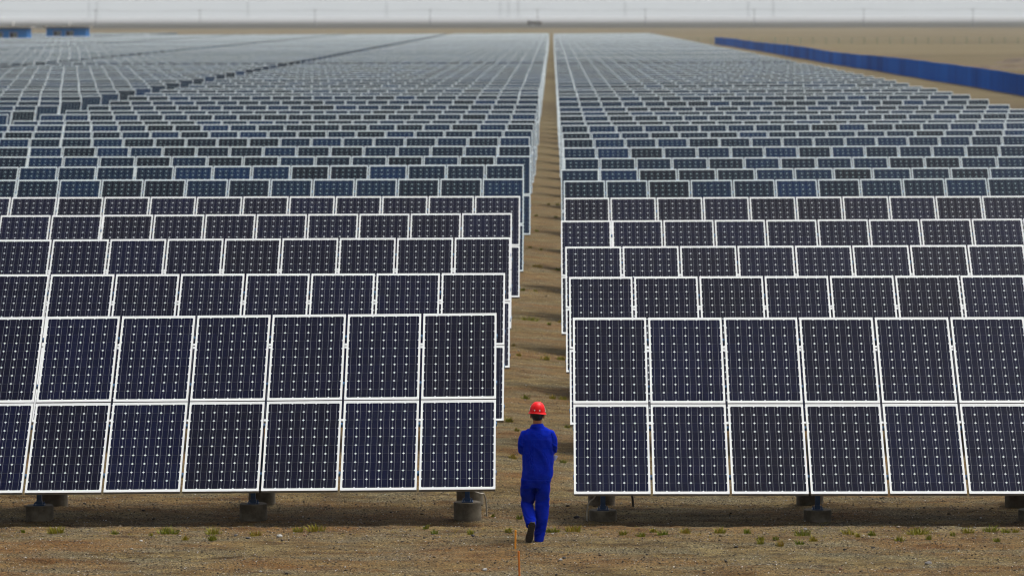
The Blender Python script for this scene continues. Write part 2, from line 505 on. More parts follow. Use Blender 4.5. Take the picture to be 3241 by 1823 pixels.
def base_z(X, Y):
    """ground height before small relief"""
    X = np.asarray(X, float); Y = np.asarray(Y, float)
    yn = np.array(rowY) + 1.0
    f = lambda arr: np.interp(Y, yn, np.array(arr[:110]))
    a, bb = f(zL), f(zR)
    sl, sr = f(sL), f(sR)
    XL = np.clip(X, -150, -.7); XR = np.clip(X, .3, 45)
    t = np.clip((X + .7) / 1.0, 0, 1)
    left = a + sl * (XL + .7)
    right = bb + sr * (XR - .3)
    far = np.clip((Y - 900) / 800.0, 0, 1)
    z = (left * (1 - t) + right * t) * (1 - far)
    front = np.clip((55.5 - Y) / 3.0, 0, 1)
    return z * (1 - front) + front * np.interp(Y, [49.4, 50.9, 52.5, 54.0], [-.033, -.062, -.055, -.02])


POST_X = [0.385 + 2.829 * i for i in range(8)]
FOOT = []
for (x0, zz) in ((xL[0] - TAB_L, 0), (xR[0], 0)):
    for px in POST_X:
        FOOT.append((x0 + px, ROW0 + .62)); FOOT.append((x0 + px, ROW0 + 2.15))


def ground_z(X, Y):
    X = np.asarray(X, float); Y = np.asarray(Y, float)
    z = base_z(X, Y)
    near = np.clip((150 - Y) / 60.0, 0, 1) * np.clip((30 - np.abs(X)) / 10.0, 0, 1)
    z = z + near * (1 - .6 * np.exp(-((Y - 51.0) / 2.5) ** 2)) * (0.06 * fbm(X * .55, Y * 1.5, 3, 3) + 0.035 * fbm(X * 2.1, Y * 4.5, 11, 3))
    fine = np.clip((62 - Y) / 4.0, 0, 1) * np.clip((9.5 - np.abs(X)) / 1.0, 0, 1)
    rut = np.exp(-((Y - 50.85 - .12 * vnoise(X * .7, X * 0, 5)) / .10) ** 2) * -.03 \
        + np.exp(-((Y - 50.55 - .1 * vnoise(X * .9, X * 0, 8)) / .16) ** 2) * .022 \
        + np.exp(-((Y - 54.3 - .2 * vnoise(X * .8, X * 0, 15)) / .12) ** 2) * .035
    z = z + fine * (0.020 * fbm(X * 8, Y * 11, 21, 3) + rut)
    for fx, fy in FOOT:
        if abs(fx) > 9: continue
        dd = np.hypot(X - fx, (Y - fy) * 1.1)
        z = z + 0.010 * np.exp(-(dd / .42) ** 2)
    flat = np.exp(-(((X + .15) / .35) ** 2 + ((Y - 49.2) / .4) ** 2))     # trodden where the worker walks
    return z * (1 - flat) + flat * (-.035)


def gz(x, y):
    return float(ground_z(np.array([x]), np.array([y]))[0])


def graded(a, b, s0, g, smax=1e9):
    out = [a]; s = s0
    while out[-1] < b:
        out.append(out[-1] + s); s = min(s * g, smax)
    out[-1] = b
    return out


half = graded(9.5, 16000, .06, 1.13)
xs = np.array([-v for v in reversed(half)] + list(np.arange(-9.5, 9.5, .045))[1:] + half)
ys = np.array([-40, -20, 0, 15, 28, 36, 40, 42] + list(np.arange(43, 58, .045)) + list(np.arange(58, 76, .10)) + list(np.arange(76, 150, .3)) + graded(150, 16000, .5, 1.03)[1:])
XX, YY = np.meshgrid(xs, ys)
ZZ = ground_z(XX, YY)
nx, ny = len(xs), len(ys)
V = np.stack([XX.ravel(), YY.ravel(), ZZ.ravel()], 1)
ii = (np.arange(ny - 1)[:, None] * nx + np.arange(nx - 1)[None, :]).ravel()
F = np.stack([ii, ii + 1, ii + nx + 1, ii + nx], 1)
me = bpy.data.meshes.new("ground")
me.vertices.add(len(V)); me.vertices.foreach_set("co", V.astype(np.float32).ravel())
me.loops.add(F.size); me.loops.foreach_set("vertex_index", F.astype(np.int32).ravel())
me.polygons.add(len(F)); me.polygons.foreach_set("loop_start", np.arange(0, F.size, 4, dtype=np.int32))
me.polygons.foreach_set("use_smooth", np.ones(len(F), dtype=bool))
me.update(calc_edges=True)
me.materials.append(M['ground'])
setp(add("ground", me), kind="structure")
print("ground", nx, ny)

# ------------------------------------------------------------------ solar tables
EPS = 0.0008


def uvrect(c, r):
    return [(c + EPS, r + EPS), (c + 1 - EPS, r + EPS), (c + 1 - EPS, r + 1 - EPS), (c + EPS, r + 1 - EPS)]


# panel with its frame as a piece of its own (close rows)
mb = MB()
mb.box((-.497, .002, -.032), (.497, 1.648, -.0015), 1, top_uv=uvrect(0, 0), top_m=0)
me_glass = mb.mesh("solar_panel", [M['pv'], M['back']], uv=True)
mb = MB()
fw_ = .0135
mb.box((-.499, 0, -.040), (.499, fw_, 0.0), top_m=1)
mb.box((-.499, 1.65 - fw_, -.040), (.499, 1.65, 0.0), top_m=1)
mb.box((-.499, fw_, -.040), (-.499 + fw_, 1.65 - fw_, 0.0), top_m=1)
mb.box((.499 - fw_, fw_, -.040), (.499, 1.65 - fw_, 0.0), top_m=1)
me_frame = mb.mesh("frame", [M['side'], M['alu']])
# panel in one piece (rows further back)
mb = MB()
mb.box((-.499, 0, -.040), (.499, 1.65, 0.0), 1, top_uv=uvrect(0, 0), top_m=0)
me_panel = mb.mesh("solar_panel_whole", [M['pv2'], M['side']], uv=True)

mb = MB(); mb.cyl((0, 0, -.35), (0, 0, .235), .183, seg=28); mb.cyl((0, 0, .235), (0, 0, .243), .176, seg=28)
me_found = shade_edges(mb.mesh("foundation", [M['concrete']]))
mb = MB()
mb.box((-.032, -.032, .25), (.032, .032, .90)); mb.box((-.075, -.075, .243), (.075, .075, .256))
for sx in (-1, 1):
    for sy in (-1, 1): mb.cyl((sx * .055, sy * .055, .25), (sx * .055, sy * .055, .285), .009, seg=6)
mb.box((-.038, -.038, .256), (.038, .038, .30))
me_post_f = mb.mesh("post_front", [M['steel']])
mb = MB(); mb.box((-.035, -.035, .25), (.035, .035, 2.06)); mb.box((-.075, -.075, .243), (.075, .075, .256))
me_post_r = mb.mesh("post_rear", [M['steel']])
mb = MB(); mb.box((-.03, .22, -.168), (.03, 3.10, -.092))
me_rafter = mb.mesh("rafter", [M['steel']])
mb = MB(); mb.box((-.01, -.022, -.090), (TAB_L + .01, .022, -.042))
me_rail = mb.mesh("rail", [M['rail']])
mb = MB(); mb.cyl((0, .62, .66), (0, 2.10, .42), .018, seg=8)
me_brace = mb.mesh("brace", [M['steel']])
RAILS_V = (.36, 1.26, 2.03, 2.93)


def place_table(root, k, b):
    """where row k of block b stands; b=0 right of the path, 1.. going left"""
    if b == 0:
        x0 = xR[k]; s = sR[k]; z = zR[k]
    else:
        x0 = xL[k] - TAB_L - 21.9 * (b - 1); s = sL[k]
        z = zL[k] + s * (x0 + .7)
    root.location = (x0, rowY[k], z)
    root.rotation_euler = (0, -math.atan(s), 0)
    return (tR if b == 0 else tL)[k]


NUM1 = "first second third fourth fifth sixth seventh eighth ninth tenth eleventh twelfth thirteenth fourteenth fifteenth sixteenth seventeenth eighteenth nineteenth".split()
TEN = "twentieth thirtieth fortieth fiftieth sixtieth seventieth eightieth ninetieth".split()
TEN0 = "twenty thirty forty fifty sixty seventy eighty ninety".split()


def ordw(i):
    if i < 20: return NUM1[i - 1]
    if i == 100: return "hundredth"
    if i > 100: return "hundred-and-" + ordw(i - 100)
    t, u = divmod(i, 10)
    return TEN[t - 2] if u == 0 else TEN0[t - 2] + "-" + NUM1[u - 1]


PLACE = ["just right of central path", "just left of central path", "second block left of path", "third block left of path",
         "fourth block left of path", "fifth block left of path", "sixth block left of path"]


def tag_table(o, k, b):
    first = "foremost rack of near-black solar panels, %s" if k == 0 else None
    lab = (first % PLACE[b]) if first else "tilted rack of dark solar panels, %s row back, %s" % (ordw(k + 1), PLACE[b])
    setp(o, lab, "solar array", "solar panel racks in rows on the desert gravel")


def build_table(k, b, lod):
    root = empty("solar_table")
    tl = R(place_table(root, k, b))
    c, s = math.cos(tl), math.sin(tl)
    tag_table(root, k, b)
    rot = (tl, 0, 0)
    pr = random.Random(k * 31 + b)
    for j in range(2):
        for i in range(20):
            v = j * 1.67
            w = pr.uniform(-.002, .002)
            loc = (i * 1.03 + .499, v * c - w * s, .47 + v * s + w * c)
            rr = (tl + pr.uniform(-.0012, .0012), pr.uniform(-.001, .001), pr.uniform(-.0008, .0008))
            if lod == 0:
                p = add("solar_panel", me_glass, root, loc, rr)
                add("frame", me_frame, p)
            else:
                add("solar_panel", me_panel, root, loc, rr)
    for v in RAILS_V:
        add("rail", me_rail, root, (0, v * c, .47 + v * s), rot)
    for px in POST_X:
        dz = (-.058 if b == 0 else -.015) if k == 0 else -.03
        add("foundation", me_found, root, (px, .62, dz), (0, 0, px * 3))
        add("foundation", me_found, root, (px, 2.15, -.01), (0, 0, px * 5))
        add("post", me_post_f, root, (px, .62, dz))
        add("post", me_post_r, root, (px, 2.15, 0))
        add("rafter", me_rafter, root, (px, 0, .47), rot)
        if lod == 0: add("brace", me_brace, root, (px, 0, 0))
    return root


# far rack in one mesh
mb = MB()
tl = R(TILT)
mt = Matrix.Translation((0, 0, .47)) @ Matrix.Rotation(tl, 4, 'X')
for j in range(2):
    for i in range(20):
        x = i * 1.03
        mb.box((x, j * 1.67, -.04), (x + .998, j * 1.67 + 1.65, 0), 1, mt, uvrect(i, j), 0)
for v in RAILS_V:
    mb.box((-.01, v - .022, -.09), (TAB_L + .01, v + .022, -.042), 3, mt)
for px in POST_X:
    mb.cyl((px, .62, -.3), (px, .62, .24), .183, seg=8, m=2); mb.cyl((px, 2.15, -.3), (px, 2.15, .24), .183, seg=8, m=2)
    mb.box((px - .032, .588, .24), (px + .032, .652, .84), 3); mb.box((px - .032, 2.118, .24), (px + .032, 2.182, 2.06), 3)
    mb.box((px - .03, .22, -.168), (px + .03, 3.1, -.092), 3, mt)
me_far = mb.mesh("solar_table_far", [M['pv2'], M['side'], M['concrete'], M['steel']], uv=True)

HOUSES = [(-104.4, -96.3, 719.5, 725.5), (-100.9, -92.9, 782.0, 788.0)]
cells = []
for b in range(7):
    for k in range(104 if b >= 5 else N_ROWS):
        x0 = xR[k] if b == 0 else xL[k] - TAB_L - 21.9 * (b - 1)
        Y = rowY[k]
        if x0 + TAB_L < -.143 * Y - 2: continue
        if b >= 5 and any(Y + 3.4 > h[2] - 1.0 and Y < h[3] + 1.5 and x0 < h[1] + 1 and x0 + TAB_L > h[0] - 1 for h in HOUSES): continue
        cells.append((Y, b, k))
cells.sort()
LOD0, LOD1 = 5, 17
far_stuff = []
for q, (Y, b, k) in enumerate(cells):
    if k < LOD0: build_table(k, b, 0)
    elif k < LOD1: build_table(k, b, 1)
    elif q < 300:
        o = add("solar_table", me_far); place_table(o, k, b); tag_table(o, k, b)
    else:
        far_stuff.append((b, k))
print("tables", len(cells), "stuff", len(far_stuff))
if far_stuff:
    vs, fs, ms, uvs = [], [], [], []
    base_v = np.array([v.co[:] for v in me_far.vertices])
    fl = [tuple(p.vertices) for p in me_far.polygons]
    mi = [p.material_index for p in me_far.polygons]
    uvb = np.zeros(len(me_far.uv_layers[0].data) * 2, dtype=np.float32); me_far.uv_layers[0].data.foreach_get("uv", uvb); uvb = uvb.reshape(-1, 2)
    tmp = bpy.data.objects.new("tmp", None)
    for i, (b, k) in enumerate(far_stuff):
        place_table(tmp, k, b)
        mw = np.array(Matrix.LocRotScale(tmp.location, tmp.rotation_euler, None))
        w = base_v @ mw[:3, :3].T + mw[:3, 3]
        off = sum(len(a) for a in vs)
        vs.append(w); fs += [tuple(off + x for x in f) for f in fl]; ms += mi
        uvs.append(uvb + np.array([i * 20, i * 2]))
    bpy.data.objects.remove(tmp)
    me = mesh_np("distant_solar_tables", np.concatenate(vs), fs, list(me_far.materials), ms, uv=np.concatenate(uvs))
    setp(add("distant_solar_tables", me), "mass of distant solar racks merging into a pale band at the far end of the field", "solar arrays",
         "distant solar racks", "stuff")

# cables at the four aisle-side posts of the front racks
def cable(parent_name_y, pts, mat, rad=.009):
    mb = MB()
    cu = [Vector(p) for p in pts]
    out = []
    for i in range(len(cu) - 1):
        p0, p1, p2, p3 = cu[max(i - 1, 0)], cu[i], cu[i + 1], cu[min(i + 2, len(cu) - 1)]
        for t in np.linspace(0, 1, 7)[:-1]:
            out.append(0.5 * ((2 * p1) + (-p0 + p2) * t + (2 * p0 - 5 * p1 + 4 * p2 - p3) * t * t + (-p0 + 3 * p1 - 3 * p2 + p3) * t ** 3))
    out.append(cu[-1])
    mb.tube(out, [rad] * len(out), 8)
    return mb.mesh("cable", [mat], True)


fronts = [o for o in scene.objects if o.parent is None and o.name.startswith("solar_table") and abs(o.location.y - ROW0) < .01]
for o in fronts:
    if o.location.x < -5:     # left rack: cable leaves the last post towards the path
        px = POST_X[-1]
        add("cable", cable(0, [(px + .03, .66, .62), (px + .05, .66, .45), (px + .10, .68, .36), (px + .17, .72, .325), (px + .22, .80, .30), (px + .245, .86, .15), (px + .25, .86, -.15)], M['conduit']), o)
    else:
        px = POST_X[0]
        add("cable", cable(0, [(px - .03, .60, .60), (px - .06, .58, .46), (px - .12, .54, .35), (px - .17, .51, .31), (px - .20, .49, .25), (px - .212, .48, .14), (px - .212, .48, -.12)], M['conduit']), o)
        add("cable", cable(0, [(px + .34, 1.9, .55), (px + .37, 1.95, .35), (px + .42, 2.0, .15), (px + .43, 2.0, -.1)], M['conduit_black'], .016), o)
# ------------------------------------------------------------------ worker, seen from behind, walking away
MX, MY = -0.187, 49.2
MZ = -0.035
person = empty("person", (MX, MY, MZ))
setp(person, "worker in red hard hat and blue work suit walking away between the solar racks", "person")


def remeshed(mb, voxel, smooth_it=6, disp=None):
    me = mb.mesh("tmp", [])
    o = bpy.data.objects.new("tmp", me); LINK(o)
    md = o.modifiers.new("r", 'REMESH'); md.mode = 'VOXEL'; md.voxel_size = voxel; md.use_smooth_shade = True
    sm = o.modifiers.new("s", 'SMOOTH'); sm.factor = 0.5; sm.iterations = smooth_it
    dg = bpy.context.evaluated_depsgraph_get()
    out = bpy.data.meshes.new_from_object(o.evaluated_get(dg))
    bpy.data.objects.remove(o)
    if disp:
        nv = len(out.vertices)
        for v in out.vertices:
            v.co += v.normal * disp(v.co)
    out.polygons.foreach_set("use_smooth", [True] * len(out.polygons))
    out.update()
    return out


def person_part(name, me, mat, parent=person):
    me.name = name
    me.materials.clear(); me.materials.append(mat)
    return add(name, me, parent)


# --- skin body
mb = MB()
mb.ball((-.005, .012, 1.622), (.074, .094, .113), 24, 16)                       # skull
mb.tube([(-.005, .055, 1.60), (-.005, .072, 1.55), (-.005, .068, 1.515)], [(.06, .05), (.05, .04), (.03, .026)], 14)  # jaw
mb.tube([(0, -.012, 1.40), (-.003, -.008, 1.47), (-.005, .0, 1.56)], [(.066, .062), (.056, .056), (.056, .058)], 18)  # neck
mb.tube([(-.005, .102, 1.625), (-.005, .118, 1.595), (-.005, .114, 1.578)], [.008, .013, .012], 10)   # nose
mb.ball((-.005, .103, 1.548), (.024, .008, .009), 12, 8)                         # mouth
mb.ball((-.005, .097, 1.642), (.055, .012, .008), 12, 8)                         # brow
for s in (-1, 1):
    mb.ball((-.005 + s * .083, .0, 1.588), (.011, .020, .034), 12, 10, mat=Matrix.Rotation(s * -.35, 3, 'Z'))
mb.tube([(0, 0, .86), (0, 0, 1.0), (0, 0, 1.15), (0, 0, 1.28), (0, -.005, 1.37), (0, -.01, 1.42)],
        [(.15, .10), (.14, .10), (.15, .105), (.165, .10), (.14, .085), (.07, .06)], 20)     # trunk
for s in (-1, 1):
    e = (s * .192, .03, 1.155)
    wr = (-s * .03, .175 + (.045 if s > 0 else 0), 1.145 + (.03 if s > 0 else 0))
    mb.tube([(s * .13, 0, 1.36), (s * .18, 0, 1.27), e, (s * .11, .13, 1.145), wr], [.05, .045, .040, .036, .027], 12)
    hx = Vector((-s, 0.0, 0.05)).normalized()
    pc = Vector(wr) + hx * .045
    mb.tube([Vector(wr), Vector(wr) + hx * .03, Vector(wr) + hx * .085], [(.018, .028), (.017, .038), (.014, .040)], 12, side=(0, 1, 0))
    for q, (dz, ln) in enumerate(((.030, .066), (.010, .074), (-.010, .070), (-.030, .055))):
        p0 = Vector(wr) + hx * .075 + Vector((0, .004, dz))
        p1 = p0 + hx * ln * .5 + Vector((0, -.002, dz * .1))
        p2 = p1 + hx * ln * .3 + Vector((0, -.014, 0))
        p3 = p2 + hx * ln * .2 + Vector((0, -.016, 0))
        mb.tube([p0, p1, p2, p3], [.0095, .009, .0085, .007], 8)
    t0 = Vector(wr) + hx * .03 + Vector((0, .01, .028))
    mb.tube([t0, t0 + hx * .022 + Vector((0, .006, .026)), t0 + hx * .048 + Vector((0, .004, .036))], [.012, .0105, .009], 8)
LEGR = [(.062, 0, .86), (.06, .02, .49), (.036, .0, .10)]
LEGL = [(-.085, 0, .86), (-.128, .10, .49), (-.095, -.20, .27)]
mb.tube([(.065, 0, .90), LEGR[0], (.062, .02, .68), LEGR[1], (.045, .0, .30), (.02, -.02, .10), (.015, -.01, .04)], [.085, .085, .068, .052, .05, .036, .036], 14)
mb.tube([(-.07, 0, .90), LEGL[0], (-.11, .06, .66), LEGL[1], (-.11, -.06, .37), (-.088, -.20, .26), (-.086, -.235, .20)], [.085, .085, .068, .052, .05, .036, .034], 14)
body = person_part("body", remeshed(mb, .0055, 3), M['skin'])
mb = MB()
for s in (-1, 1): mb.ball((-.005 + s * .03, .093, 1.618), .011, 10, 8)
person_part("eyes", mb.mesh("eyes", [M['white']], True), M['white'])

# --- hair: cap of short hair, longer down the nape
mb = MB()
mb.ball((-.005, .004, 1.628), (.081, .102, .120), 32, 24)
hv = [Vector(v) for v in mb.v]
keep = []
for f in mb.f:
    c = sum((hv[i] for i in f), Vector()) / len(f)
    lowest = 1.528 + .25 * max(0, abs(c.x + .005) - .03) if c.y < 0 else 1.60 + (c.y * .9)
    if c.z > lowest and not (c.y > .055 and c.z < 1.69): keep.append(f)
me = mesh_np("hair", mb.v, keep, [M['hair']], smooth=True)
for v in me.vertices: v.co += v.co.normalized() * .002 * mnoise.noise(v.co * 60)
o = person_part("hair", me, M['hair'])
sl_ = o.modifiers.new("t", 'SOLIDIFY'); sl_.thickness = .006

# --- jacket
mb = MB()
mb.tube([(-.018, 0, .742), (-.018, 0, .765), (-.012, 0, .80), (-.004, 0, .86), (0, 0, .917), (.006, 0, 1.01), (.003, 0, 1.10), (0, -.004, 1.20), (0, -.008, 1.30), (0, -.01, 1.365), (0, -.012, 1.405), (-.002, -.012, 1.432), (-.004, -.012, 1.462)],
        [(.173, .128), (.183, .135), (.186, .140), (.192, .143), (.195, .142), (.199, .140), (.198, .136), (.196, .132), (.198, .124), (.190, .110), (.158, .095), (.110, .085), (.074, .072)], 40)
for s in (-1, 1):
    mb.tube([(s * .10, -.008, 1.388), (s * .155, -.006, 1.362), (s * .176, 0, 1.30), (s * .180, .004, 1.22), (s * .183, .022, 1.152), (s * .15, .10, 1.142), (s * .08, .165 + (.03 if s > 0 else 0), 1.145), (s * .02, .18 + (.04 if s > 0 else 0), 1.147 + (.02 if s > 0 else 0))],
            [.045, .060, .067, .067, .063, .060, .056, .048], 18)


def jacket_disp(c):
    d = 0.0
    back = 1.0 if c.y < 0 else .5
    d += .012 * mnoise.noise(Vector((c.x * 7, c.y * 7, c.z * 2.6 + 3)))
    d += .0085 * (1 - abs(mnoise.noise(Vector((c.x * 9 + c.z * 5, c.y * 6, c.z * 3.5))) * 2.2)) * back
    d += .0025 * mnoise.noise(Vector((c.x * 22, c.y * 22, c.z * 16)))
    # drag lines from the shoulder blades to the waist
    if c.y < 0 and .8 < c.z < 1.35:
        a = (c.x - .02) * 34 + (c.z - 1.1) * 9
        d += .0045 * math.sin(a + 1.5 * mnoise.noise(c * 4)) * math.exp(-((c.z - 1.05) / .22) ** 2)
    # creases where the sleeves bend
    if abs(c.x) > .17 and 1.08 < c.z < 1.26:
        d += .0022 * math.sin(c.z * 105 + c.x * 90 + 4 * mnoise.noise(c * 9))
    # sewn waistband
    d -= .007 * math.exp(-((c.z - .795 + .02 * c.x) / .0055) ** 2)
    # yoke seam
    if c.y < 0: d -= .003 * math.exp(-((c.z - 1.315) / .004) ** 2)
    # armhole seams
    d -= .004 * math.exp(-((abs(c.x) - (.185 - .25 * max(0, c.z - 1.30))) / .006) ** 2) * (1 if c.z > 1.14 and c.y < .05 else 0)
    return d


jacket = person_part("jacket", remeshed(mb, .0075, 5, jacket_disp), M['jacket'])
mb = MB()
mb.tube([(-.004, -.016, 1.432), (-.004, -.012, 1.452), (-.004, -.006, 1.475), (-.005, -.004, 1.490)], [(.101, .088), (.092, .080), (.077, .072), (.070, .067)], 32, cap=False)
me = mb.mesh("collar", [M['jacket']], True)
for v in me.vertices:
    v.co.z -= .012 * max(0, v.co.y / .08) + .010 * (1 - abs(v.co.x) / .1) * (1 if v.co.z < 1.44 else 0) * (-1 if v.co.y < 0 else 1)
o = person_part("collar", me, M['jacket'], jacket)
md = o.modifiers.new("t", 'SOLIDIFY'); md.thickness = .006
md = o.modifiers.new("s", 'SUBSURF'); md.levels = md.render_levels = 1

# --- trousers
mb = MB()
mb.tube([(-.03, 0, .90), (-.03, 0, .82), (-.031, 0, .74), (-.031, .0, .68)], [(.160, .112), (.178, .125), (.182, .128), (.176, .118)], 30)
mb.tube([(.058, 0, .80), (.058, 0, .70), (.060, .005, .60), (.057, .01, .49), (.050, .0, .34), (.043, -.01, .205), (.018, -.02, .085), (.008, -.015, .004)],
        [(.092, .115), (.094, .115), (.090, .105), (.086, .095), (.079, .088), (.067, .080), (.064, .080), (.057, .088)], 26)
mb.tube([(-.118, 0, .80), (-.120, .015, .70), (-.124, .045, .60), (-.122, .085, .51), (-.136, .085, .452), (-.122, .01, .395), (-.101, -.09, .325), (-.089, -.165, .272), (-.084, -.205, .222)],
        [(.094, .115), (.095, .112), (.090, .100), (.085, .090), (.077, .085), (.073, .080), (.071, .074), (.066, .068), (.060, .062)], 26)


def trouser_disp(c):
    d = .009 * mnoise.noise(Vector((c.x * 8, c.y * 8, c.z * 4)))
    d += .008 * (1 - abs(mnoise.noise(Vector((c.x * 10 - c.z * 7, c.y * 7, c.z * 9 + 5))) * 2.2))
    if c.x < -.02 and c.z < .52: d += .0032 * math.sin(c.z * 95 + c.x * 80 + 5 * mnoise.noise(c * 7)) * math.exp(-((c.z - .38) / .14) ** 2)
    if c.x > -.03 and c.z < .2: d += .0022 * math.sin(c.z * 90 - c.x * 70 + 5 * mnoise.noise(c * 8))
    if c.y < 0 and c.z > .6:                          # seam and hollow between the seat
        d -= .020 * math.exp(-((c.x + .028) / .035) ** 2) * max(0, 1 - abs(c.z - .64) / .12)
    return d


person_part("trousers", remeshed(mb, .0075, 4, trouser_disp), M['trousers'])


# --- shoes
def shoe_meshes():
    up, so = MB(), MB()
    prof = [(-.130, .020), (-.118, .034), (-.085, .041), (-.03, .038), (.03, .043), (.075, .047), (.11, .040), (.130, .022)]
    n = len(prof)
    for z0, z1, k in ((0.0, .024, 1.04),):
        top = [(w * k, y * k * 1.0) for y, w in prof] + [(-w * k, y * k) for y, w in reversed(prof)]
        m0 = len(so.v)
        so.v += [(x, y, z0) for x, y in top] + [(x, y, z1) for x, y in top]
        N = len(top)
        so.face([m0 + N - 1 - i for i in range(N)]); so.face([m0 + N + i for i in range(N)])
        for i in range(N): so.face((m0 + i, m0 + (i + 1) % N, m0 + N + (i + 1) % N, m0 + N + i))
        for q in range(9):                              # tread bars
            yy = -.105 + q * .026
            so.box((-.030, yy, -.004), (.030, yy + .013, 0.001))
    up.tube([(0, -.128, .045), (0, -.10, .055), (0, -.05, .055), (0, .02, .045), (0, .08, .036), (0, .128, .026)],
            [(.028, .026), (.037, .042), (.037, .045), (.040, .034), (.041, .022), (.018, .008)], 18)
    up.tube([(0, -.07, .05), (0, -.075, .10), (0, -.078, .125)], [(.034, .045), (.033, .040), (.035, .042)], 16, side=(1, 0, 0))
    return shade_edges(up.mesh("shoe", [M['shoe']]), 60), shade_edges(so.mesh("sole", [M['sole']]))


up, so = shoe_meshes()
sh = add("shoe", up, person); add("sole", so, sh)
sh.matrix_basis = Matrix.Translation((.012, .065, .005)) @ Matrix.Rotation(R(-4), 4, 'Z')
sh2 = add("shoe", up, person); add("sole", so, sh2)
# toe on the ground, heel high, sole towards the camera
yv = Vector((-.053, .045, -.25)).normalized(); zv = Vector((.10, 1, .12)); zv = (zv - yv * zv.dot(yv)).normalized(); xv = yv.cross(zv)
mt = Matrix(((xv.x, yv.x, zv.x, 0), (xv.y, yv.y, zv.y, 0), (xv.z, yv.z, zv.z, 0), (0, 0, 0, 1)))
sh2.matrix_basis = Matrix.Translation((-.092, -.262, .143)) @ mt

# --- hard hat
mb = MB()
segs, rings = 40, 14
for k in range(rings + 1):
    ph = (math.pi / 2) * k / rings
    for i in range(segs):
        t = 2 * math.pi * i / segs
        rr = math.cos(ph) ** .82
        mb.v.append((.093 * rr * math.cos(t), .117 * rr * math.sin(t), .135 * math.sin(ph)))
for k in range(rings):
    for i in range(segs):
        j = (i + 1) % segs
        mb.face((k * segs + i, k * segs + j, (k + 1) * segs + j, (k + 1) * segs + i))
n0 = len(mb.v)
for i in range(segs):       # flared brim with a longer front peak
    t = 2 * math.pi * i / segs
    pk = max(0, math.sin(t)) ** 2 * .035
    mb.v.append((.110 * math.cos(t), (.131 + pk) * math.sin(t), -.012 - .010 * abs(math.cos(t))))
for i in range(segs):
    j = (i + 1) % segs
    mb.face((n0 + i, n0 + j, j, i))
me = mb.mesh("hard_hat", [M['helmet']], True)
hat = person_part("hard_hat", me, M['helmet'])
md = hat.modifiers.new("t", 'SOLIDIFY'); md.thickness = .0035
md = hat.modifiers.new("s", 'SUBSURF'); md.levels = md.render_levels = 1
hat.scale = (1.09, 1.04, 1.0); hat.location = (-.004, .006, 1.634); hat.rotation_euler = (R(-3), R(3.5), R(-4))
mb = MB()
for ang, z in ((-107, .028), (-69, .028), (-165, .028), (-12, .022), (20, .028), (160, .028)):
    t = R(ang); rr = math.cos(math.asin(z / .135)) ** .82
    p = Vector((.093 * rr * math.cos(t), .117 * rr * math.sin(t), z)); nn = Vector((math.cos(t), math.sin(t), .25)).normalized()
    mb.cyl(p - nn * .002, p + nn * .003, .0082, .0075, 14)
rv = mb.mesh("rivets", [M['white']]); add("rivets", rv, hat)
for s, zz in ((1, .062), (-1, .062)):
    mb = MB()
    t0 = 0 if s > 0 else math.pi
    for q in range(2):
        z = zz + q * .020 - .01
        rr = math.cos(math.asin(z / .135)) ** .82
        for a in (-.22, ):
            t = t0 + s * (a)
            p = Vector((.0945 * rr * math.cos(t), .1185 * rr * math.sin(t), z))
            mb.box((p.x - .003, p.y - .012, z - .0055), (p.x + .003, p.y + .012, z + .0055))
    add("sticker", mb.mesh("sticker", [M['white']]), hat)
for s in (-1, 1):           # raised side ridges
    mb = MB()
    pts = []
    for q in range(9):
        z = .004 + .085 * q / 8
        rr = math.cos(math.asin(z / .135)) ** .82
        t = R(-58) if s > 0 else R(-122)
        pts.append((.094 * rr * math.cos(t), .118 * rr * math.sin(t), z))
    mb.tube(pts, [.0035] * 9, 6)
    add("ridge", mb.mesh("ridge", [M['helmet']], True), hat)
mb = MB()
mb.tube([(0, .004, -.030), (0, .004, -.006)], [(.082, .104), (.086, .108)], 32, cap=False)
me = mb.mesh("headband", [M['strap']], True)
o = add("headband", me, hat); md = o.modifiers.new("t", 'SOLIDIFY'); md.thickness = .003

# paper held in front, its end showing beside the elbow
paper = empty("folded_paper", (MX + .225, MY + .09, MZ + 1.045))
mb = MB()
vs = [(-.10, .05, .035), (-.10, .05, -.03), (-.02, .01, .030), (-.02, .01, -.034), (.022, -.01, .036), (.010, -.012, -.030)]
mb.v = vs + [(x + .0, y + .004, z) for x, y, z in vs]
for a, b_ in ((0, 2), (2, 4)): mb.face((a, a + 1, b_ + 1, b_)); mb.face((a + 6, b_ + 6, b_ + 7, a + 7))
for q in ((0, 1), (4, 5), (0, 2), (2, 4), (1, 3), (3, 5)): mb.face((q[0], q[1], q[1] + 6, q[0] + 6))
bpy.data.objects.remove(paper)
paper = add("folded_paper", mb.mesh("folded_paper", [M['paper']]), None, (MX + .225, MY + .06, MZ + 1.048), (0, R(18), 0))
setp(paper, "white folded paper held by the worker, its tip showing beside one elbow", "paper")

# ------------------------------------------------------------------ marker stakes
def stake(x, y, h, w, mat, lean, label):
    mb = MB()
    pr = random.Random(int(h * 1000))
    n = 9
    pts = [(lean * h * t / (n - 1) + pr.uniform(-.0008, .0008), 0, -.12 + (h + .12) * t / (n - 1)) for t in range(n)]
    mb.tube(pts, [(w / 2 * (1 + pr.uniform(-.05, .05)), w / 2 * .8) for _ in pts], 6)
    mb.cyl(pts[-1], (pts[-1][0] + .002, 0, h + .008), w * .42, w * .25, 6)
    o = add("marker_stake", mb.mesh("marker_stake", [mat]), None, (x, y, gz(x, y)), (0, 0, .4))
    setp(o, label, "stake", "orange marker stakes")


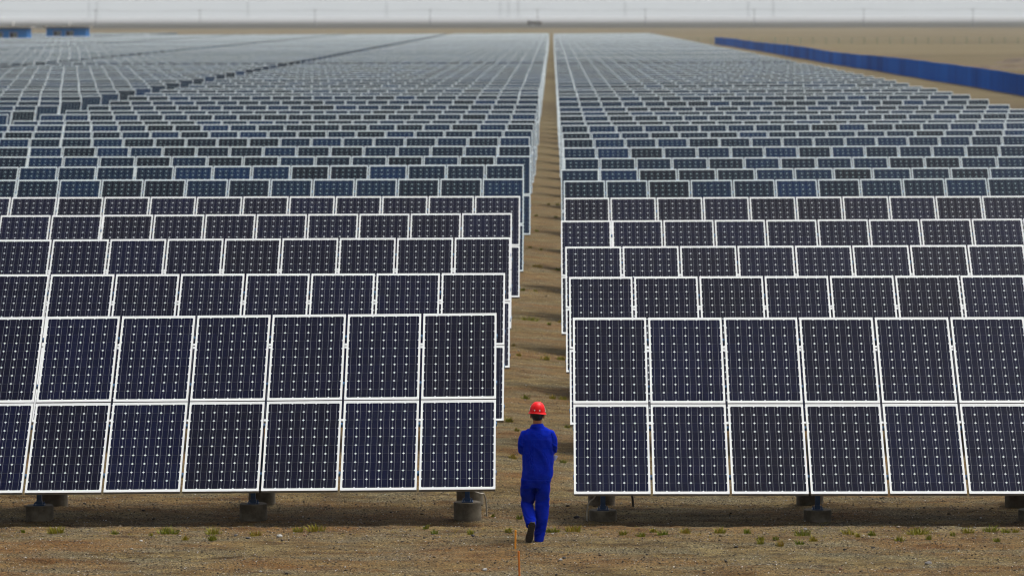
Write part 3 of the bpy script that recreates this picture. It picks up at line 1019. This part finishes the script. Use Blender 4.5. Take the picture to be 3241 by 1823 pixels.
stake(-.465, 48.26, .232, .023, M['stake'], .03, "short bright orange wooden stake nearest the worker's raised shoe")
stake(-.382, 45.6, .36, .024, M['stake_dark'], -.05, "darker orange wooden stake standing closest, cut off by the frame's lower edge")

# ------------------------------------------------------------------ weeds, stones, pebbles
TUFTS=[(-6.82,50.05,0.05),(-6.38,49.96,0.22),(-5.63,49.96,0.09),(-5.13,49.65,0.05),(-4.94,50.02,0.26),(-4.65,49.20,0.08),(-4.36,49.95,0.21),(-4.31,49.26,0.10),(-3.80,49.71,0.14),(-3.29,50.23,0.14),(-3.05,50.29,0.24),(-1.64,50.45,0.07),(-1.52,50.08,0.08),(-1.05,49.89,0.08),(-0.57,50.05,0.09),(-0.44,51.47,0.08),(-0.79,51.60,0.05),(-0.05,50.11,0.07),(0.04,50.17,0.09),(0.27,50.14,0.19),(0.90,49.95,0.09),(1.12,49.80,0.12),(1.42,49.95,0.14),(1.30,50.23,0.08),(1.71,50.11,0.14),(2.15,50.07,0.14),(2.50,50.01,0.09),(2.63,49.31,0.09),(2.61,48.93,0.08),(2.84,48.64,0.10),(3.10,48.87,0.10),(3.29,49.14,0.11),(2.83,49.34,0.07),(3.20,49.86,0.21),(3.79,49.89,0.14),(4.08,49.77,0.09),(4.68,49.89,0.28),(4.76,49.28,0.07),(5.31,49.83,0.14),(5.10,49.68,0.06),(5.64,50.17,0.19),(5.80,49.95,0.12),(5.94,50.01,0.08),(5.61,49.19,0.07),(4.38,49.19,0.12),(3.87,49.37,0.07),(-0.55,84.21,0.51),(0.16,83.95,0.08),(-0.07,83.18,0.08),(-0.65,75.16,0.10),(-0.14,74.88,0.17),(0.17,75.36,0.17),(-0.46,67.18,0.14),(-0.00,67.40,0.11),(0.18,67.51,0.14),(-0.71,63.32,0.14),(0.24,63.08,0.09),(-0.78,77.66,0.08),(-0.41,93.12,0.09),(-0.71,92.91,0.12),(-0.42,102.18,0.31),(0.14,101.91,0.15),(-0.64,111.18,0.11),(-0.32,110.73,0.09),(-0.48,119.43,0.13),(-0.53,128.19,0.12),(0.12,127.98,0.12),(-0.13,136.94,0.13),(0.19,137.16,0.15),(-0.57,62.26,0.07),(-0.59,58.50,0.12),(0.16,58.29,0.09),]
STONES=[(-3.87,49.38,0.056,'dark grey'),(-4.06,49.77,0.056,'dark grey'),(-3.49,49.65,0.088,'white'),(-3.17,49.71,0.056,'brown'),(-1.02,49.77,0.060,'black'),(0.00,49.95,0.036,'white'),(0.10,47.30,0.050,'white'),(0.14,47.58,0.046,'dark grey'),(-0.81,46.57,0.068,'white'),(3.27,50.38,0.057,'pale grey'),(4.00,48.61,0.055,'black'),(3.46,46.73,0.057,'brown'),(4.55,47.14,0.091,'grey'),(-5.51,52.37,0.055,'black'),(-3.49,46.44,0.037,'white'),(0.32,51.54,0.083,'black'),]



def weed_mesh(seed, width, height, blades):
    """flat leaves in sprays"""
    pr = random.Random(seed)
    v, f = [], []
    for q in range(blades):
        a = pr.uniform(0, 2 * math.pi); rad = width / 2 * math.sqrt(pr.random())
        bx, by = rad * math.cos(a) * .8, rad * math.sin(a) * .6
        hgt = height * pr.uniform(.15, 1.0) ** 1.3 * (1.15 - .5 * rad / (width / 2 + 1e-6))
        lx, ly = pr.uniform(-.6, .6) * hgt + bx * .5, pr.uniform(-.6, .6) * hgt
        wd = pr.uniform(.0022, .0045)
        ta = pr.uniform(0, math.pi)
        dx, dy = math.cos(ta) * wd, math.sin(ta) * wd
        n = len(v)
        v += [(bx - dx, by - dy, -.01), (bx + dx, by + dy, -.01), (bx + lx * .45 + dx * 1.1, by + ly * .45 + dy * 1.1, hgt * .62), (bx + lx * .45 - dx * 1.1, by + ly * .45 - dy * 1.1, hgt * .62), (bx + lx, by + ly, hgt)]
        f += [(n, n + 1, n + 2, n + 3), (n + 3, n + 2, n + 4)]
    return mesh_np("weed_tuft", v, f, [M['weed']])


def side_words(x, y):
    """names the rack and panel a thing lies beside"""
    if -.74 < x < .28:
        if y < 50.6: return "in front of the sandy path"
        k = max(1, min(len(rowY), 1 + sum(1 for r in rowY if r + 1.3 < y)))
        return "on the sandy path beside the %s row" % ordw(k)
    p = int((x - .28) / 1.03) + 1 if x > 0 else int((-.74 - x) / 1.03) + 1
    sd_ = "right" if x > 0 else "left"
    return "below the %s panel %s of the path" % (ordw(p), sd_)


used = {}
SIZE = lambda w: "wide" if w > .18 else ("middling" if w > .11 else "small")
for i, (x, y, w) in enumerate(sorted(TUFTS, key=lambda t: -t[2])):
    big = w * 1.15
    hh = min(.10, .045 + w * .28)
    o = add("weed_tuft", weed_mesh(100 + i, big, hh * 1.25, int(40 + 420 * w)), None, (x, y, gz(x, y)))
    base = side_words(x, y)
    lab = "%s green weed tuft %s" % (SIZE(w), base)
    if lab in used:
        for extra in ("nearer the camera", "nearer to it", "set apart", "half dried", "thin and low"):
            l2 = "%s %s, %s" % (SIZE(w) + " green weed tuft", base, extra)
            if l2 not in used: lab = l2; break
        else: lab = base
    used[lab] = 1
    setp(o, lab, "weed", "green weed tufts on the gravel")

# sparse small growth nobody could count
pr = random.Random(5)
v, f = [], []
for q in range(420):
    if q < 300:
        x = pr.uniform(-7.6, 7.6); y = 50.0 + pr.gauss(0, .45)
    else:
        k = pr.randrange(1, 14); x = pr.uniform(-.75, .35); y = rowY[k] + pr.gauss(-.1, .35)
    if abs(x + .18) < .25 and y < 50: continue
    zz = gz(x, y); hgt = pr.uniform(.015, .045)
    for t in range(pr.randrange(3, 9)):
        bx, by = x + pr.uniform(-.03, .03), y + pr.uniform(-.03, .03); lx, ly = pr.uniform(-.02, .02), pr.uniform(-.02, .02)
        n = len(v); v += [(bx - .002, by, zz - .005), (bx + .002, by, zz - .005), (bx + lx, by + ly, zz + hgt * pr.uniform(.5, 1))]; f.append((n, n + 1, n + 2))
setp(add("sparse_grass", mesh_np("sparse_grass", v, f, [M['weed']])), "thin scattered green shoots along the gravel in front of the racks", "grass", kind="stuff")


def rock_template(seed, flat=.6, sub=1):
    bm = bmesh.new(); bmesh.ops.create_icosphere(bm, subdivisions=sub, radius=1)
    o_ = Vector((seed * 3.1, seed * 1.7, 0))
    for v_ in bm.verts:
        v_.co *= 1 + .35 * mnoise.noise(v_.co * 1.3 + o_)
        v_.co.z *= flat
    me = bpy.data.meshes.new("rock"); bm.to_mesh(me); bm.free()
    return me


STC = {'dark grey': (.045, .045, .048), 'white': (.30, .29, .27), 'brown': (.16, .085, .045), 'black': (.018, .016, .018), 'pale grey': (.20, .19, .18), 'grey': (.17, .16, .15)}
seen = {}
for i, (x, y, w, cn) in enumerate(STONES):
    me = rock_template(20 + i, .55, 3)
    key = 'stone ' + cn
    if key not in M:
        c = STC[cn]; M[key] = worn(key.replace(' ', '_'), tuple(q * .75 for q in c), tuple(min(.85, q * 1.2) for q in c), .85, 40)
    me.materials.append(M[key]); me.polygons.foreach_set("use_smooth", [True] * len(me.polygons))
    o = add("stone", me, None, (x, y, gz(x, y) + w * .12), (0, 0, i * 1.3)); o.scale = (w / 2, w / 2.4, w / 2)
    lab = "%s stone lying %s" % (cn, side_words(x, y))
    if lab in seen: lab += ", the smaller one" if w < seen[lab] else ", the flatter one"
    seen[lab] = w
    setp(o, lab, "stone", "loose stones on the gravel")

# pebbles: one scatter
pn = np.random.default_rng(11)
temps = [rock_template(s, .62, 1) for s in range(5)]
tv = [np.array([v_.co[:] for v_ in t.vertices]) for t in temps]
tf = [np.array([p.vertices[:] for p in t.polygons]) for t in temps]
NP_ = 42000
px_ = pn.uniform(-8.2, 8.2, NP_); py_ = 44.5 + 9.5 * pn.random(NP_) ** 1.15
n2 = 1500
px_ = np.concatenate([px_, pn.uniform(-1.0, .6, n2)]); py_ = np.concatenate([py_, 54 + 40 * pn.random(n2) ** 1.3])
sz = .0048 + .0075 * pn.random(len(px_)) ** 2 + .016 * (pn.random(len(px_)) > .985) * pn.random(len(px_))
dens = fbm(px_ * .8, py_ * 1.6, 31, 3)
ok = dens > -.35 + .5 * pn.random(len(px_)) - .3
px_, py_, sz = px_[ok], py_[ok], sz[ok]
pz_ = ground_z(px_, py_)
vs, fs, off = [], [], 0
for i in range(len(px_)):
    t = i % 5
    a = pn.uniform(0, 6.28); c, s = math.cos(a), math.sin(a)
    w = tv[t] * (sz[i] * np.array([1.25, .9, 1.0]))
    w = np.stack([w[:, 0] * c - w[:, 1] * s + px_[i], w[:, 0] * s + w[:, 1] * c + py_[i], w[:, 2] + pz_[i] + sz[i] * .25], 1)
    vs.append(w); fs.append(tf[t] + off); off += len(w)
V = np.concatenate(vs).astype(np.float32); F = np.concatenate(fs).astype(np.int32)
me = bpy.data.meshes.new("gravel_pebbles")
me.vertices.add(len(V)); me.vertices.foreach_set("co", V.ravel()); me.loops.add(F.size); me.loops.foreach_set("vertex_index", F.ravel())
me.polygons.add(len(F)); me.polygons.foreach_set("loop_start", np.arange(0, F.size, 3, dtype=np.int32)); me.update(calc_edges=True)
me.materials.append(M['pebble'])
setp(add("gravel_pebbles", me), "loose grey, tan and white gravel strewn over the sand", "gravel", kind="stuff")

# ------------------------------------------------------------------ blue sheet wall along the field
wall = empty("blue_boundary_wall", (37.0, 560, 0))
setp(wall, "long wavy wall of bright blue corrugated sheet beside the field", "wall")
pr = random.Random(3)
SEG = 7.0
y = 205.0; i = 0
prevx = 37.9; prevt = 1.9
while y < 867:
    t = (y - 205) / 662
    nx_ = 37.7 - 1.55 * t + .22 * math.sin(y * .021) + .12 * math.sin(y * .057 + 1)
    top = 1.88 - .28 * t + .07 * math.sin(y * .031 + 2) + pr.uniform(-.03, .03)
    mb = MB()
    steps = 28 if y < 480 else 10
    pv = []
    for q in range(steps + 1):
        u = q / steps
        yy = y + SEG * u; xx = prevx + (nx_ - prevx) * u + (.05 if q % 2 else -.05)
        g0 = float(base_z(np.array([xx]), np.array([yy]))[0]) - .05
        tp = prevt + (top - prevt) * u
        pv.append((xx, yy, g0, tp))
    for (xx, yy, g0, tp) in pv:
        mb.v += [(xx - 37.0, yy - 560, g0), (xx - 37.0, yy - 560, tp), (xx - 36.996, yy - 560, g0), (xx - 36.996, yy - 560, tp)]
    for q in range(steps):
        a = q * 4
        mb.face((a, a + 1, a + 5, a + 4)); mb.face((a + 2, a + 6, a + 7, a + 3)); mb.face((a + 1, a + 3, a + 7, a + 5))
    add("sheet_panel", mb.mesh("sheet_panel", [M['wall_blue']]), wall)
    if i % 2 == 0:
        mb = MB(); mb.box((pv[0][0] - 37.0 + .03, y - 560 - .03, -.2), (pv[0][0] - 37.0 + .09, y - 560 + .03, prevt - .05))
        add("post", mb.mesh("post", [M['steel']]), wall)
    prevx, prevt = nx_, top
    y += SEG; i += 1

# ------------------------------------------------------------------ green mesh fence across the far side
gf = empty("green_mesh_fence", (28.7, 846, 0))
setp(gf, "thin pale green wire fence of evenly spaced posts crossing the sand behind the blue wall", "fence")
for i in range(36):
    mb = MB(); mb.box((i * 2.75 - .05, -.05, -.1), (i * 2.75 + .05, .05, 1.62))
    add("post", mb.mesh("post", [M['green']]), gf)
mb = MB()
for z in (.25, .6, .95, 1.3, 1.55): mb.box((0, -.012, z), (35 * 2.75, .012, z + .02))
x = 0.0
while x < 35 * 2.75:
    mb.box((x, -.006, .2), (x + .012, .006, 1.56)); x += .35
add("wire_mesh", mb.mesh("wire_mesh", [M['green']]), gf)

# ------------------------------------------------------------------ inverter houses
def house(x0, x1, y0, y1, zt, wins, label, vent_x):
    root = empty("equipment_house", ((x0 + x1) / 2, (y0 + y1) / 2, -.2))
    cx_, cy_ = (x0 + x1) / 2, (y0 + y1) / 2
    hw, hd = (x1 - x0) / 2, (y1 - y0) / 2
    mb = MB()
    # front wall with window openings, the other three closed
    T = .24
    edges = [-hw] + [e for w in wins for e in (w[0], w[1])] + [hw]
    WZ0, WZ1 = 2.65, 3.65
    for a in range(0, len(edges), 2): mb.box((edges[a], -hd, 0), (edges[a + 1], -hd + T, zt))
    for w in wins:
        mb.box((w[0], -hd, 0), (w[1], -hd + T, WZ0)); mb.box((w[0], -hd, WZ1), (w[1], -hd + T, zt))
    mb.box((-hw, hd - T, 0), (hw, hd, zt)); mb.box((-hw, -hd + T, 0), (-hw + T, hd - T, zt)); mb.box((hw - T, -hd + T, 0), (hw, hd - T, zt))
    add("wall", mb.mesh("wall", [M['house']]), root)
    mb = MB(); ov = .68
    mb.box((-hw - ov, -hd - ov, zt + .003), (hw + ov, hd + ov, zt + .20)); mb.box((-hw - ov - .04, -hd - ov - .04, zt + .20), (hw + ov + .04, hd + ov + .04, zt + .30))
    roof = add("roof", mb.mesh("roof", [M['roof']]), root)
    mb = MB(); mb.cyl((vent_x, 0, zt + .3), (vent_x, 0, zt + .85), .10, seg=10); mb.ball((vent_x + .12, 0, zt + .95), (.22, .16, .16), 12, 8)
    add("vent", mb.mesh("vent", [M['white']], True), roof)
    for w in wins:
        mb = MB(); t = .06; ym = -hd + .08
        for q in ((w[0], WZ0, w[1], WZ0 + t), (w[0], WZ1 - t, w[1], WZ1), (w[0], WZ0 + t, w[0] + t, WZ1 - t), (w[1] - t, WZ0 + t, w[1], WZ1 - t), ((w[0] + w[1]) / 2 - .03, WZ0 + t, (w[0] + w[1]) / 2 + .03, WZ1 - t)):
            mb.box((q[0], ym, q[1]), (q[2], ym + .06, q[3]))
        wf = add("window", mb.mesh("window", [M['white']]), root)
        mb = MB(); mb.box(((w[0] + w[1]) / 2 + .03, ym + .02, WZ0 + t), (w[1] - t, ym + .04, WZ1 - t)); add("pane", mb.mesh("pane", [M['glass']]), wf)
        mb = MB(); mb.box((w[0] + t, ym + .10, WZ0 + t), ((w[0] + w[1]) / 2 - .03, ym + .12, WZ1 - t)); add("unlit_room_sheet", mb.mesh("unlit_room_sheet", [M['void']]), wf)  # dark sheet behind the open half stands in for the unlit room
    setp(root, label, "building", "small blue equipment houses in the field")


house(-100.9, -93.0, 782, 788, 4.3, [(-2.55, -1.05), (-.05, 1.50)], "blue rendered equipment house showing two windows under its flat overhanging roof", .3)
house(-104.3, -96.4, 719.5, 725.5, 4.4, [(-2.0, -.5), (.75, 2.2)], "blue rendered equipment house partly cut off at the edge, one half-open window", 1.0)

# ------------------------------------------------------------------ power poles with wires
POLES = [-370.4, -310, -250.4, -193.0, -130.0, -66.9, -8.1, 50.9, 110.5, 170.3, 230.0, 291.0]
names = "first second third fourth fifth sixth seventh eighth ninth tenth eleventh twelfth".split()
mb = MB()
mb.cyl((0, 0, -.3), (0, 0, 9.6), .19, .12, 10)
me_pole = mb.mesh("shaft", [M['pole']])
mb = MB(); mb.box((-1.1, -.08, 8.7), (1.1, .08, 8.86)); me_arm = mb.mesh("crossarm", [M['pole']])
mb = MB()
for x in (-1.0, 0, 1.0): mb.cyl((x, 0, 8.86 if x else 9.6), (x, 0, 9.15 if x else 9.85), .06, seg=6)
me_ins = mb.mesh("insulators", [M['pole']])
for i, x in enumerate(POLES[1:-1]):
    r_ = empty("power_pole", (x, 2150, 0))
    add("shaft", me_pole, r_); add("crossarm", me_arm, r_); add("insulators", me_ins, r_)
    setp(r_, "thin faint utility pole on the horizon, %s from the leftmost of the line" % names[i], "power pole", "utility poles along the horizon")
for wi, (dx, z) in enumerate(((-1.0, 9.1), (0, 9.8), (1.0, 9.1))):
    mb = MB(); pts = []
    for a, b_ in zip(POLES[:-1], POLES[1:]):
        for t in np.linspace(0, 1, 9)[:-1]: pts.append((a + (b_ - a) * t + dx, 2150, z - 4 * .7 * t * (1 - t)))
    mb.tube(pts, [.03] * len(pts), 5, side=(0, 1, 0))
    setp(add("power_line", mb.mesh("power_line", [M['pole']])), ["lower overhead wire strung along the utility poles, west side of the crossarms", "topmost overhead wire strung over the tips of the utility poles", "lower overhead wire strung along the utility poles, east side of the crossarms"][wi], "power line", "overhead wires")

# ------------------------------------------------------------------ lattice pylons in the haze
def pylon_mesh(H, W):
    mb = MB()
    lv = [0, .2, .38, .54, .68, .8, .9, 1.0]
    wd = [W, W * .78, W * .60, W * .46, W * .36, W * .30, W * .26, W * .10]
    for a in range(len(lv) - 1):
        for sx, sy in ((-1, -1), (1, -1), (1, 1), (-1, 1)):
            mb.cyl((sx * wd[a] / 2, sy * wd[a] / 2, lv[a] * H), (sx * wd[a + 1] / 2, sy * wd[a + 1] / 2, lv[a + 1] * H), .16, seg=4)
        for s in (-1, 1):
            mb.cyl((-wd[a] / 2, s * wd[a] / 2, lv[a] * H), (wd[a + 1] / 2, s * wd[a + 1] / 2, lv[a + 1] * H), .11, seg=4)
            mb.cyl((wd[a] / 2, s * wd[a] / 2, lv[a] * H), (-wd[a + 1] / 2, s * wd[a + 1] / 2, lv[a + 1] * H), .11, seg=4)
            mb.cyl((-wd[a + 1] / 2, s * wd[a + 1] / 2, lv[a + 1] * H), (wd[a + 1] / 2, s * wd[a + 1] / 2, lv[a + 1] * H), .11, seg=4)
    return mb.mesh("tower", [M['pylon']])


mb = MB()
for z, w in ((.66, 8.5), (.80, 7.2), (.93, 5.8)):
    for s in (-1, 1):
        mb.cyl((0, 0, z * 33), (s * w, 0, z * 33 + .2), .22, .08, 4); mb.cyl((0, 0, z * 33 + 1.4), (s * w, 0, z * 33 + .2), .14, .08, 4)
me_arms = mb.mesh("crossarms", [M['pylon']]); me_tow = pylon_mesh(33, 7.0)
PYL = [(-945, 8000, "pale lattice pylon in the haze, leftmost of them all"), (-905, 7800, "pale lattice pylon above the gap between the two blue houses and the second pole"),
       (-613, 7900, "pale lattice pylon in the haze between the second and third poles"), (-342, 8100, "pale lattice pylon in the haze between the third and fourth poles"),
       (-110, 8300, "pale lattice pylon, leftmost of the tight trio in mid picture"), (-88, 7900, "pale lattice pylon, middle one of the tight trio in mid picture"),
       (-66, 7600, "pale lattice pylon, rightmost of the tight trio in mid picture"), (148, 8000, "pale lattice pylon in the haze above the right half of the field"),
       (399, 8000, "pale lattice pylon in the haze just left of the far end of the blue wall"), (444, 7900, "pale lattice pylon in the haze, rightmost of them all")]
for x, y, lab in PYL:
    r_ = empty("lattice_pylon", (x, y, 0)); r_.rotation_euler = (0, 0, .5 if x < 0 else -.4)
    add("tower", me_tow, r_); add("crossarms", me_arms, r_)
    setp(r_, lab, "pylon", "faint lattice pylons in the haze")

# ------------------------------------------------------------------ dug-up earth beyond the blue wall, and a hut far out
def mound(cx_, cy_, lx, ly, h, seed):
    nx_, ny_ = 70, 36
    xs_ = np.linspace(-1, 1, nx_); ys_ = np.linspace(-1, 1, ny_)
    A, B = np.meshgrid(xs_, ys_)
    env = np.clip(1 - A ** 2, 0, 1) * np.clip(1 - B ** 2, 0, 1)
    Z = h * env * (1.0 + 1.4 * fbm(A * 5 + seed, B * 3, seed, 4)) - .06
    v = np.stack([(A * lx + cx_).ravel(), (B * ly + cy_).ravel(), Z.ravel() + base_z((A * lx + cx_).ravel(), (B * ly + cy_).ravel())], 1)
    q = (np.arange(ny_ - 1)[:, None] * nx_ + np.arange(nx_ - 1)[None, :]).ravel()
    return v, np.stack([q, q + 1, q + nx_ + 1, q + nx_], 1)


for args in ((70, 520, 12, 9, .95, 2), (58, 470, 16, 5, .35, 5)):
    v, f = mound(*args)
    me = mesh_np("dirt_mound", v, f, [M['mound']], smooth=True)
    setp(add("dirt_mound", me), kind="structure")
r_ = empty("distant_truck", (-10.5, 2300, 0))
mb = MB(); mb.box((-1.2, -4, .8), (1.2, 2.2, 2.6)); add("cargo_bed", mb.mesh("cargo_bed", [M['mound']]), r_)
mb = MB(); mb.box((-1.15, 2.35, .7), (1.15, 4.0, 2.7)); mb.box((-1.05, 2.6, 2.7), (1.05, 3.9, 2.95)); add("cab", mb.mesh("cab", [M['mound']]), r_)
for sx in (-1, 1):
    for yy in (-2.9, -1.6, 3.1):
        mb = MB(); mb.cyl((sx * .95, yy, .5), (sx * 1.2, yy, .5), .5, seg=14); add("wheel", mb.mesh("wheel", [M['shoe']]), r_)
r_.rotation_euler = (0, 0, R(70))
setp(r_, "tiny dark vehicle on the plain beneath the horizon above the central path", "truck")

# ------------------------------------------------------------------ haze
mb = MB(); mb.box((-16500, -60, -2), (16500, 16500, 60))
m = bpy.data.materials.new("haze_air"); m.use_nodes = True
n, l = m.node_tree.nodes, m.node_tree.links; n.clear()
vo = n.new("ShaderNodeVolumePrincipled"); mo = n.new("ShaderNodeOutputMaterial")
vo.inputs["Color"].default_value = (0.92, 0.965, 0.99, 1); vo.inputs["Density"].default_value = 0.75e-4; vo.inputs["Anisotropy"].default_value = 0.0
l.new(vo.outputs[0], mo.inputs["Volume"])
hz = add("haze", mb.mesh("haze", [m]))
setp(hz, kind="stuff")
